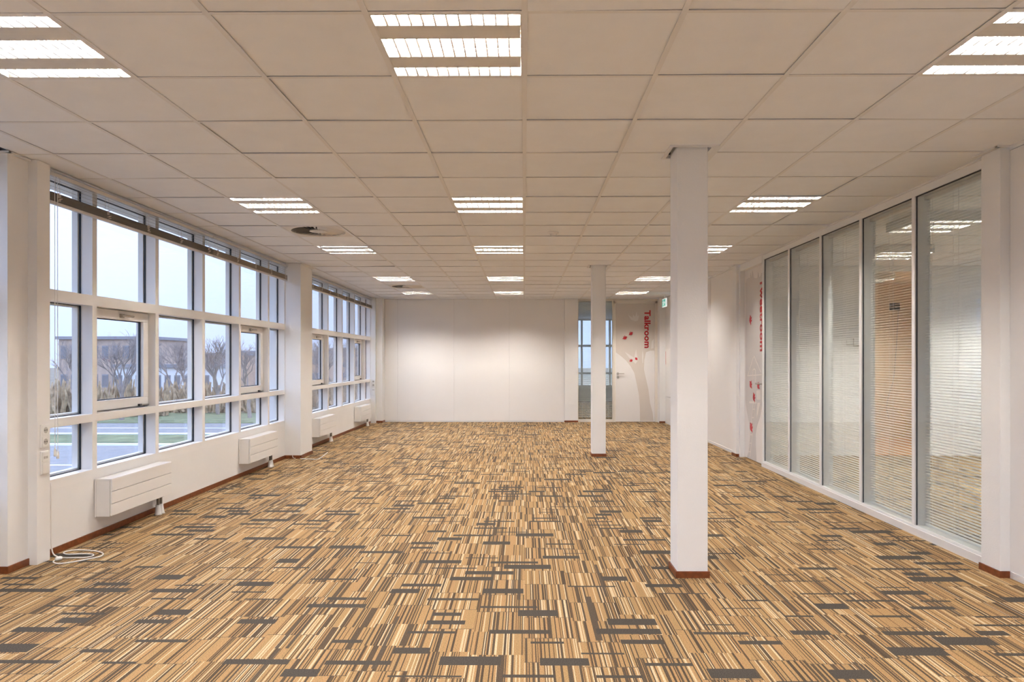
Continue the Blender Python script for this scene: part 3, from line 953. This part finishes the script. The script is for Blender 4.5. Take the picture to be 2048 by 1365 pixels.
for q in (bar2(1507, 715, 1496, 752), bar2(1508, 712, 1522, 745), bar2(1506.5, 742, 1505, 760, 1), bar2(1511, 742, 1512, 765, 1), [(1495, 751), (1523, 749), (1523, 751), (1495, 753)], [(1499, 803), (1513, 804), (1513, 808), (1499, 807)],
          [(1505, 741), (1508.5, 737), (1512, 741), (1510.5, 742), (1508.5, 739.5), (1506.5, 742)], [(1513, 782), (1521, 780), (1521.5, 800), (1514, 800)], [(1515, 806), (1521, 806), (1517, 826), (1513.5, 838)],
          bar2(1506.5, 808, 1496.5, 912, 0.8), bar2(1511, 808, 1500.5, 914, 0.8)):
    decal('tree_house_print', tw(q), O2, U2, V2, N2, M['paleprint'], leaf2, lift=0.0014)
for k in range(6):
    y = 818 + k * 17
    xa = 1506.5 - (y - 808) * 0.096
    decal('ladder_rung_print', tw([(xa, y), (xa + 4.6, y), (xa + 4.6, y + 2), (xa, y + 2)]), O2, U2, V2, N2, M['paleprint'], leaf2, lift=0.0014)
for (bx, by), s, r in (((1501.5, 640), 0.15, 1.2), ((1502, 769.5), 0.14, 0.7), ((1517, 772), 0.13, 0.5), ((1508.5, 795), 0.15, 1.0), ((1503, 855), 0.17, 0.8)):
    bird((dy_(bx), dz_(bx, by)), s, r, O2, U2, V2, N2, M['red'], leaf2)
# letter tops point to -y (towards the camera), text runs down, faces -x
rt2 = Matrix(((0, 0, -1), (0, -1, 0), (-1, 0, 0))).to_euler()
lettering('Tweetroom', 0.93, 0.134, (XD - 0.004, dy_(1520.2), 2.375), rt2, leaf2)
lever(leaf2, (XD, 8.90, dz_(1516, 767.5)), (0, 1, 0), (-1, 0, 0))

# ------------------------------------------------------------------ small fittings near the far right corner
t = thing('exit_sign', 'small green running figure exit sign hung from the ceiling', 'sign', (2.78, 13.95, 2.55))
B(2.77, 2.80, 13.76, 14.10, 2.385, 2.55).build('sign_body', M['signwhite'], t, bevel=0.003)
B(2.7685, 2.770, 13.775, 14.085, 2.40, 2.535).build('sign_face', M['signface'], t)
S = lambda a, b: (2.7683, 13.775 + a * 0.31, 2.40 + b * 0.135)
fig = MB()
for pts_ in ([(0.60, 0.78), (0.66, 0.78), (0.66, 0.92), (0.60, 0.92)], [(0.52, 0.42), (0.66, 0.42), (0.70, 0.74), (0.56, 0.74)], [(0.44, 0.08), (0.52, 0.08), (0.62, 0.44), (0.52, 0.44)], [(0.62, 0.42), (0.78, 0.26), (0.84, 0.10), (0.76, 0.10), (0.70, 0.24), (0.56, 0.36)],
             [(0.40, 0.52), (0.56, 0.66), (0.56, 0.74), (0.36, 0.58)], [(0.70, 0.68), (0.84, 0.50), (0.88, 0.54), (0.72, 0.74)], [(0.10, 0.50), (0.24, 0.72), (0.24, 0.58), (0.34, 0.58), (0.34, 0.42), (0.24, 0.42), (0.24, 0.28)]):
    fig.prism([S(a, b) for a, b in pts_], (-0.001, 0, 0))
fig.build('sign_figure', M['signwhite'], t)
B(2.782, 2.788, 13.92, 13.94, 2.55, CZ - 0.004).build('hanger', M['white'], t)
t = thing('hose_cabinet', 'white wall cabinet with red lettering behind the near column', 'cabinet', (2.9, 13.6, 0.6))
B(2.815, XR - 0.001, 13.20, 13.98, 0.60, 1.545).build('body', M['white'], t, bevel=0.006)
dr = B(2.806, 2.815, 13.21, 13.97, 0.615, 1.53).build('door', M['white'], t, bevel=0.004)
mm = MB()
for k in range(10):                       # red lettering, too small to read in the photograph
    mm.box(2.8048, 2.806, 13.905 - 0.004 * (k % 3), 13.935, 1.50 - 0.026 * k - 0.017, 1.50 - 0.026 * k)
mm.build('red_print', M['redtext'], dr)
B(2.796, 2.806, 13.26, 13.29, 1.02, 1.14).build('handle', M['red'], dr)
t = thing('call_point', 'small white box with black button above the wall cabinet', 'call point', (2.95, 13.75, 1.6))
B(2.93, XR - 0.001, 13.70, 13.82, 1.56, 1.69).build('body', M['white'], t, bevel=0.004)
B(2.926, 2.93, 13.735, 13.785, 1.60, 1.655).build('button', M['black'], t)
t = thing('smoke_detector', 'flat white smoke detector on a ceiling tile', 'detector', (0.30, 7.2, CZ))
MB().tube([(0.30, 7.2, CZ + 0.004), (0.30, 7.2, CZ - 0.010), (0.30, 7.2, CZ - 0.016)], [0.055, 0.055, 0.042], 24).build('base', M['white'], t)
MB().tube([(0.30, 7.2, CZ - 0.016), (0.30, 7.2, CZ - 0.03), (0.30, 7.2, CZ - 0.034)], [0.036, 0.032, 0.02], 24).build('cap', M['white'], t)

# ------------------------------------------------------------------ ceiling lights
def make_light():
    t = thing('ceiling_light', 'light', 'ceiling light', (0, 0, CZ))
    z = CZ
    h = 0.289
    m = MB()
    m.box(-h, h, -h, -h + 0.005, z, z + 0.085).box(-h, h, h - 0.005, h, z, z + 0.085).box(-h, -h + 0.005, -h, h, z, z + 0.085).box(h - 0.005, h, -h, h, z, z + 0.085)
    m.box(-h, h, -h, h, z + 0.085, z + 0.09)
    m.build('housing', M['lightpan'], t)
    bands = [(-0.284, -0.198), (-0.084, -0.002), (0.002, 0.084), (0.198, 0.284)]
    for a, b in ((-0.198, -0.084), (0.084, 0.198)):
        B(-h + 0.006, h - 0.006, a + 0.001, b - 0.001, z + 0.001, z + 0.004).build('cover_panel', M['lightpan'], t)
    prof = [(-1.0, 0.0), (-0.93, 0.018), (-0.80, 0.036), (-0.62, 0.051), (-0.36, 0.060), (0.0, 0.063), (0.36, 0.060), (0.62, 0.051), (0.80, 0.036), (0.93, 0.018), (1.0, 0.0)]
    for a, b in bands:
        c, w = (a + b) / 2, (b - a) / 2 - 0.001
        m = MB()
        for i in range(len(prof) - 1):
            m.poly([(-h + 0.006, c + w * prof[i][0], z + 0.001 + prof[i][1]), (h - 0.006, c + w * prof[i][0], z + 0.001 + prof[i][1]), (h - 0.006, c + w * prof[i + 1][0], z + 0.001 + prof[i + 1][1]), (-h + 0.006, c + w * prof[i + 1][0], z + 0.001 + prof[i + 1][1])])
        r = m.build('reflector', M['louver'], t, smooth=True)
        m = MB()
        for k in range(1, 12):
            x = -h + 0.006 + (2 * h - 0.012) * k / 12
            m.prism([(x - 0.0035, c - w, z + 0.001), (x + 0.0035, c - w, z + 0.001), (x, c - w, z + 0.026)], (0, 2 * w, 0))
        tag(m.build('cross_blade', M['louver'], r), kind='stuff')
        MB().tube([(-h + 0.012, c, z + 0.034), (h - 0.012, c, z + 0.034)], 0.009, 5, cap=False).build('fluorescent_tube', M['tube'], t)
    return t
light0 = make_light()
light_used = False
ordn = {0: 'nearest', 5: 'second', 9: 'third', 14: 'fourth', 18: 'farthest'}
for c, cname in ((-4, 'window side row'), (-1, 'middle row'), (3, 'row nearest the glazed partition')):
    for r in light_rows:
        if r in ordn:
            lab = {'nearest': 'recessed louvred ceiling light closest to the camera in the ', 'second': 'second recessed ceiling light from the camera in the ', 'third': 'third recessed ceiling light from the camera in the ',
                   'fourth': 'fourth recessed ceiling light from the camera in the ', 'farthest': 'recessed ceiling light closest to the far wall in the '}[ordn[r]] + cname
        elif r == -4:
            lab = 'recessed ceiling light overhead at the camera in the ' + cname
        else:
            lab = 'recessed ceiling light behind the camera in the ' + cname
        o = copy_tree(light0) if light_used else light0
        light_used = True
        o.location = (0.6 * c + 0.302, G0 + 0.6 * r + 0.3, CZ)
        o['label'] = lab
        o['group'] = 'louvred lights in the open office ceiling'

# ------------------------------------------------------------------ swirl vents
def make_vent():
    t = thing('ceiling_vent', 'vent', 'ceiling vent', (0, 0, CZ))
    z, r = CZ, 0.268
    n = 48
    m = MB()
    circ = [(r * math.cos(2 * math.pi * k / n), r * math.sin(2 * math.pi * k / n)) for k in range(n)]
    def sq(k):
        a = 2 * math.pi * k / n
        cc, ss = math.cos(a), math.sin(a)
        q = 0.2915 / max(abs(cc), abs(ss))
        return (q * cc, q * ss)
    for k in range(n):
        k2 = (k + 1) % n
        a, b, c, d = circ[k], circ[k2], sq(k2), sq(k)
        m.poly([(*a, z + 0.001), (*b, z + 0.001), (*c, z + 0.001), (*d, z + 0.001)])
        m.poly([(*a, z + 0.001), (*b, z + 0.001), (*b, z + 0.03), (*a, z + 0.03)])
    m.build('face_plate', M['vent'], t)
    m = MB()
    m.tube([(0, 0, z + 0.03), (0, 0, z + 0.2)], r + 0.002, 40, cap=True)
    m.build('plenum', M['dark'], t)
    blade = MB()
    nb = 28
    ins_, out_ = 0.085, r - 0.002
    for k in range(1):
        pass
    bl_me = None
    for k in range(nb):
        a = 2 * math.pi * k / nb
        mm = MB()
        tilt = R(32)
        top, bot = [], []
        for i in range(6):
            q = ins_ + (out_ - ins_) * i / 5
            sw = a + 0.12 * (i / 5) ** 1.2
            wd = 0.0075 + 0.017 * i / 5
            tx, ty = -math.sin(sw), math.cos(sw)
            cx, cy = q * math.cos(sw), q * math.sin(sw)
            top.append((cx - tx * wd * math.cos(tilt), cy - ty * wd * math.cos(tilt), z + 0.004 + wd * 2 * math.sin(tilt)))
            bot.append((cx + tx * wd * math.cos(tilt), cy + ty * wd * math.cos(tilt), z + 0.004))
        for i in range(5):
            mm.poly([bot[i], bot[i + 1], top[i + 1], top[i]])
        mm.build('swirl_blade', M['vent'], t)
    MB().tube([(0, 0, z + 0.02), (0, 0, z + 0.002), (0, 0, z - 0.001)], [0.088, 0.088, 0.07], 32).build('centre_disc', M['vent'], t)
    return t
vent0 = make_vent()
vent0.location = (0.6 * -4 + 0.302, G0 + 0.6 * 7 + 0.3, CZ)
tag(vent0, 'round swirl ceiling vent nearer the camera, between window side lights', group='swirl vents')
v2 = copy_tree(vent0)
v2.location = (0.6 * -4 + 0.302, G0 + 0.6 * 16 + 0.3, CZ)
tag(v2, 'round swirl ceiling vent near the far corner of the window wall', group='swirl vents')

# ------------------------------------------------------------------ window wall behind the camera
wfr = empty('wall_front', (0, YF, 0))
tag(wfr, kind='structure')
B(-3.62, 3.1, YF - 0.16, YF, 0, 0.447).build('parapet', M['wall'], wfr)
B(-3.62, 3.1, YF - 0.16, YF, 2.60, CZ + 0.4).build('lintel', M['wall'], wfr)
w7 = tag(empty('window_7', (0, YF, 0.447)), kind='structure')
for k in range(-3, 4):
    B(0.9 * k - 0.028, 0.9 * k + 0.028, YF - 0.14, YF, 0.447, 2.60).build('mullion', M['frame'], w7)
for za, zb in ((0.447, 0.515), (0.873, 0.931), (1.745, 1.823)):
    B(-3.4, 2.98, YF - 0.139, YF - 0.001, za, zb).build('transom', M['frame'], w7)
B(-3.4, 2.98, YF - 0.095, YF - 0.089, 0.515, 2.60).build('pane', M['glass'], w7)

# ------------------------------------------------------------------ room behind the glazed partition
wt = empty('wall_side_room', (5.5, 9.82, 0))
tag(wt, kind='structure')
TX0, TX1, TY0, TY1 = 3.10, 7.2, 3.3, 9.82
OX0, OX1 = 4.80, 5.62
B(TX0, OX0, TY1, TY1 + 0.1, 0, CZ).build('partition', M['wall'], wt)
B(OX1, TX1 + 0.1, TY1, TY1 + 0.1, 0, CZ).build('partition', M['wall'], wt)
B(OX0, OX1, TY1, TY1 + 0.1, 2.57, CZ).build('lintel', M['wall'], wt)
B(TX1, TX1 + 0.1, TY0, TY1, 0, 0.447).build('parapet', M['wall'], wt)
B(TX1, TX1 + 0.1, TY0, TY1, 2.60, CZ).build('lintel', M['wall'], wt)
w8 = tag(empty('window_8', (TX1, 6.5, 0.447)), kind='structure')  # unseen window added to bring daylight into the side room
for k in range(8):
    y = 3.4 + 0.9 * k
    B(TX1, TX1 + 0.1, y - 0.028, y + 0.028, 0.447, 2.60).build('mullion', M['frame'], w8)
for za, zb in ((0.873, 0.931), (1.745, 1.823)):
    B(TX1 + 0.001, TX1 + 0.099, TY0, TY1, za, zb).build('transom', M['frame'], w8)
B(TX1 + 0.05, TX1 + 0.056, TY0, TY1, 0.447, 2.60).build('pane', M['glass'], w8)
B(TX0, TX1, TY0 - 0.1, TY0, 0, CZ).build('partition', M['wall'], wt)
B(OX0 - 0.9, OX1 + 1.2, 12.05, 12.15, 0, CZ).build('warm_partition', M['warmlit_wall'], wt)
B(OX0 - 1.0, OX0 - 0.9, TY1 + 0.1, 12.15, 0, CZ).build('warm_partition', M['warmlit_wall'], wt)
B(OX1 + 1.2, OX1 + 1.3, TY1 + 0.1, 12.15, 0, CZ).build('warm_partition', M['warmlit_wall'], wt)
struct('floor_side_room', B(OX0 - 0.9, OX1 + 1.2, TY1 + 0.1, 12.05, 0.0, 0.006).box(OX0, OX1, TY1, TY1 + 0.1, 0.0, 0.006), M['wood'])
ct = empty('ceiling_side_room', (5.2, 7, CZ))
tag(ct, kind='structure')
B(TX0, TX1 + 0.1, TY0, 12.15, CZ + 0.004, CZ + 0.03).build('ceiling_board', M['tile'], ct)
for k in range(7):
    x = 3.602 + 0.6 * k
    if x < TX1: B(x - 0.012, x + 0.012, TY0, TY1, CZ, CZ + 0.006).build('main_runner', M['tbar'], ct)
for k in range(2, 12):
    y = G0 + 0.6 * k
    if TY0 < y < TY1: B(TX0, TX1, y - 0.01, y + 0.01, CZ + 0.001, CZ + 0.006).build('cross_tee', M['tbar'], ct)
def drop_light(loc, lab):
    o = copy_tree(light0)
    o.location = loc
    o['label'] = lab
    o['group'] = 'lights in the rooms behind the glazing'
drop_light((4.35, 8.25, CZ - 0.091), 'ceiling light seen through blinds in the room behind the glazing')
drop_light((4.95, 5.30, CZ - 0.091), 'ceiling light in the nearer part of the room behind the glazing')
drop_light((3.75, 6.45, CZ - 0.091), 'added ceiling light just behind the middle of the glazed partition')  # this and the next two fixtures are added to brighten the side room
drop_light((6.3, 8.6, CZ - 0.091), 'added ceiling light at the far wall of the room behind the glazing')
drop_light((6.6, 6.9, CZ - 0.091), 'added ceiling light deep in the room behind the glazing')
drop_light((5.3, 10.9, CZ - 0.091), 'ceiling light in the warm little room beyond the doorway')
dvx = at(1788, 614, 12.0)
t = thing('wall_device', 'small black wall device high in the warm room with hanging lead', 'wall device', (dvx[0], 12.05, dvx[2]))
for a in (0, 1):
    for b in (0, 1):
        B(dvx[0] - 0.08 + a * 0.085, dvx[0] - 0.005 + a * 0.085, 12.02, 12.05, dvx[2] - 0.06 + b * 0.065, dvx[2] - 0.005 + b * 0.065).build('module', M['black'], t)
pp = [at(1795, 622, 12.0), at(1793, 660, 12.0), at(1789, 720, 12.0), at(1785, 760, 12.0), at(1776, 790, 12.0), at(1772, 815, 12.0), at(1776, 838, 12.0)]
MB().tube(smooth_path([(p_[0], 12.03, p_[2]) for p_ in pp]), 0.006, 6).build('lead', M['metal'], t)
t = thing('yellow_cable', 'loose yellow cable hanging down the warm wall to the floor', 'cable', (at(1800, 870, 11.9)[0], 11.9, 0.02))
pp = [at(1774, 809, 12.0), at(1790, 820, 12.0), at(1805, 833, 11.95), at(1813, 850, 11.95), at(1808, 867, 11.9), at(1795, 876, 11.8), at(1770, 880, 11.6), at(1750, 885, 11.3)]
MB().tube(smooth_path([(p_[0], min(p_[1], 12.03), max(0.012, p_[2])) for p_ in pp]), 0.006, 6).build('cable', M['yellowcable'], t)
bq = at(1700, 690, 9.8)
t = thing('wall_bracket', 'small metal bracket on the white wall behind the middle glazed bay', 'bracket', (bq[0], 9.82, bq[2]))
MB().tube([(bq[0] - 0.07, 9.80, bq[2] + 0.06), (bq[0] - 0.07, 9.80, bq[2]), (bq[0] + 0.12, 9.80, bq[2] - 0.01)], 0.006, 6).build('hook_rail', M['metal'], t)
MB().tube([(bq[0] + 0.03, 9.80, bq[2] + 0.09), (bq[0] + 0.03, 9.80, bq[2] - 0.02), (bq[0] + 0.18, 9.80, bq[2] - 0.02)], 0.006, 6).build('hook_rail', M['metal'], t)

# ------------------------------------------------------------------ room beyond the far wall
wf = empty('wall_far_room', (2.2, 19, 0))
tag(wf, kind='structure')
B(-0.2, -0.1, YB + 0.25, 22.6, 0, CZ).build('partition', M['wall'], wf)
B(4.6, 4.7, YB + 0.25, 22.6, 0, CZ).build('partition', M['wall'], wf)
B(3.3, 4.7, YB + 0.15, YB + 0.25, 0, CZ).build('partition', M['wall'], wf)
B(-0.2, 4.7, 22.5, 22.7, 0, 0.46).build('parapet', M['wall'], wf)
B(-0.2, 4.7, 22.5, 22.7, 2.6, CZ + 0.2).build('lintel', M['wall'], wf)
struct('ceiling_far_room', B(-0.2, 4.7, YB + 0.1, 22.7, CZ + 0.004, CZ + 0.04), M['tile'])
w6 = tag(empty('window_6', (2.2, 22.6, 0.46)), kind='structure')
for k in range(6):
    x = 0.05 + 0.9 * k
    B(x - 0.03, x + 0.03, 22.5, 22.62, 0.46, 2.6).build('mullion', M['frame'], w6)
for za, zb in ((0.46, 0.52), (0.873, 0.931), (1.745, 1.823)):
    B(-0.1, 4.6, 22.502, 22.618, za, zb).build('transom', M['frame'], w6)
B(-0.1, 4.6, 22.57, 22.576, 0.52, 2.6).build('pane', M['glass'], w6)
drop_light((0.75, 17.2, CZ - 0.091), 'ceiling light in the room behind the far side pane')

# ------------------------------------------------------------------ outside
GZ = -3.7
g = struct('ground', B(-320, 320, -320, 420, GZ - 0.5, GZ), M['field'])
def strip(name, y0, y1, m, z=0.02, x0=-220, x1=40):
    return struct(name, B(x0, x1, y0, y1, GZ, GZ + z), M[m])
strip('street', 27, 41, 'asphalt')
strip('grass_verge', 41, 46.5, 'grass', 0.05)
strip('far_street', 46.5, 55, 'asphalt')
strip('far_verge', 55, 66, 'grass', 0.05)
strip('lane_line', 33, 33.25, 'paint', 0.03)
strip('kerb_line', 40.6, 41, 'paint', 0.12)
strip('far_kerb_line', 46.5, 46.9, 'paint', 0.12)
strip('far_lane_line', 51, 51.25, 'paint', 0.03)

def building(name, label, cat, xa, xb, ytop, zc, depth, wm, rm, storeys, nwin, grp=None):
    a, b = at(xa, 700, zc), at(xb, 700, zc)
    ztop = HC - (ytop - YH) * zc / F
    t = thing(name, label, cat, ((a[0] + b[0]) / 2, zc, GZ), grp)
    B(a[0], b[0], zc, zc + depth, GZ, ztop).build('facade', M[wm], t)
    B(a[0] - 0.3, b[0] + 0.3, zc - 0.3, zc + depth + 0.3, ztop, ztop + 0.4).build('roof', M[rm], t)
    hgt = (ztop - GZ) / storeys
    for s in range(storeys):
        for k in range(nwin):
            wx = a[0] + (b[0] - a[0]) * (k + 0.5) / nwin
            ww = (b[0] - a[0]) / nwin * 0.3
            f = B(wx - ww, wx + ww, zc - 0.08, zc + 0.02, GZ + s * hgt + hgt * 0.32, GZ + s * hgt + hgt * 0.78).build('window', M['roof'], t)
            B(wx - ww * 0.85, wx + ww * 0.85, zc - 0.10, zc - 0.07, GZ + s * hgt + hgt * 0.36, GZ + s * hgt + hgt * 0.74).build('pane', M['bglass'], f)
    return t
building('office_block', 'dark brick block with a flat roof far beyond the nearest window', 'building', 112, 300, 679, 95, 14, 'brick2', 'roof', 2, 9)
building('brick_hall', 'long low brown brick building across the street', 'building', 300, 462, 711, 116, 16, 'brick', 'roof', 2, 8)
building('terrace', 'brown brick terrace beyond the window by the pier', 'building', 474, 640, 706, 136, 14, 'brick', 'roof', 2, 8)
building('white_shed', 'long white low shed in front of the brown brick building', 'building', 225, 420, 736, 84, 8, 'bwhite', 'roof', 1, 10)
building('far_flats', 'pale far block seen through the windows past the pier', 'building', 655, 790, 700, 165, 15, 'brick2', 'roof', 3, 10)

def hedge(label, xa, xb, ytop, zc):
    a, b = at(xa, 700, zc), at(xb, 700, zc)
    ztop = HC - (ytop - YH) * zc / F
    rnd = random.Random(int(xa))
    m = MB()
    n = int((b[0] - a[0]) / 0.30)
    for i in range(n):
        for k in range(9):
            x = a[0] + (b[0] - a[0]) * (i + rnd.random()) / n
            y = zc + rnd.uniform(-0.8, 0.8)
            h = (ztop - GZ) * rnd.uniform(0.25, 1.0)
            r = rnd.uniform(0.06, 0.16)
            top = (x + rnd.uniform(-0.5, 0.5), y + rnd.uniform(-0.5, 0.5), GZ + h)
            m.tube([(x, y, GZ + h * 0.2 * rnd.random()), ((x + top[0]) / 2 + rnd.uniform(-.3, .3), (y + top[1]) / 2, GZ + h * 0.6), top], [r, r * 1.3, r * 0.5], 4, cap=False)
    return tag(m.build('hedge', M['hedge']), label, 'hedge', 'winter hedges across the street')
hedge('brown winter hedge across the street from the nearest window', 60, 330, 758, 62)
hedge('brown winter hedge across the street near the window pier', 335, 560, 762, 66)
hedge('brown winter hedge seen through the windows past the pier', 600, 760, 758, 74)

def make_tree(seed, h):
    rnd = random.Random(seed)
    trunk, twigs = MB(), MB()
    def grow(p, d, ln, r, lvl):
        q = p + d * ln * 0.5 + Vector((rnd.uniform(-1, 1), rnd.uniform(-1, 1), 0)) * ln * 0.05
        e = p + d * ln
        (trunk if lvl < 2 else twigs).tube([p, q, e], [r, r * 0.85, r * 0.68], 6 if lvl < 2 else 3, cap=False)
        if lvl >= 6 or r < 0.006:
            return
        k = 3 if lvl < 4 else 2
        for i in range(k + (1 if rnd.random() < 0.4 else 0)):
            az = rnd.uniform(0, 2 * math.pi)
            sp = rnd.uniform(0.25, 0.75)
            nd = (d + Vector((math.cos(az), math.sin(az), 0.15)) * sp).normalized()
            grow(p + d * ln * rnd.uniform(0.7, 1.0), nd, ln * rnd.uniform(0.62, 0.82), r * rnd.uniform(0.5, 0.68), lvl + 1)
    grow(Vector((0, 0, 0)), Vector((0, 0, 1)), h * 0.27, h * 0.022, 0)
    return trunk, twigs
protos = []
for s in (3, 8, 15):
    tr, tw_ = make_tree(s, 10.0)
    protos.append((tr.mesh('trunk', M['bark']), tw_.mesh('branches', M['bark'])))
def tree(px_, ytop, zc, kind, label):
    p_ = at(px_, 700, zc)
    ztop = HC - (ytop - YH) * zc / F
    sc = (ztop - GZ) / 9.6
    t = thing('bare_tree', label, 'tree', (p_[0], p_[1], GZ), 'bare winter trees across the street')
    t.scale = (sc, sc, sc)
    t.rotation_euler = (0, 0, px_)
    for nm, me in zip(('trunk', 'branches'), protos[kind]):
        o = bpy.data.objects.new(nm, me)
        COL.objects.link(o)
        o.parent = t
for a in ((150, 655, 70, 0, 'bare tree seen through the window bay closest to the camera'), (243, 634, 58, 1, 'broad bare tree seen through the nearest opening sash'),
          (352, 664, 78, 2, 'smaller bare tree in the third window bay from the camera'), (372, 652, 72, 0, 'taller bare tree at the edge of the third window bay'),
          (436, 648, 64, 1, 'bare tree filling the fourth window bay from the camera'), (500, 640, 60, 2, 'bare tree seen through the opening sash by the pier'),
          (555, 650, 75, 0, 'bare tree seen through the last bay before the pier'), (640, 652, 70, 1, 'bare tree seen through the sash just past the pier'),
          (672, 655, 80, 2, 'bare tree seen in the middle bay past the pier'), (700, 660, 85, 0, 'bare tree seen in the far bays past the pier')):
    tree(*a)
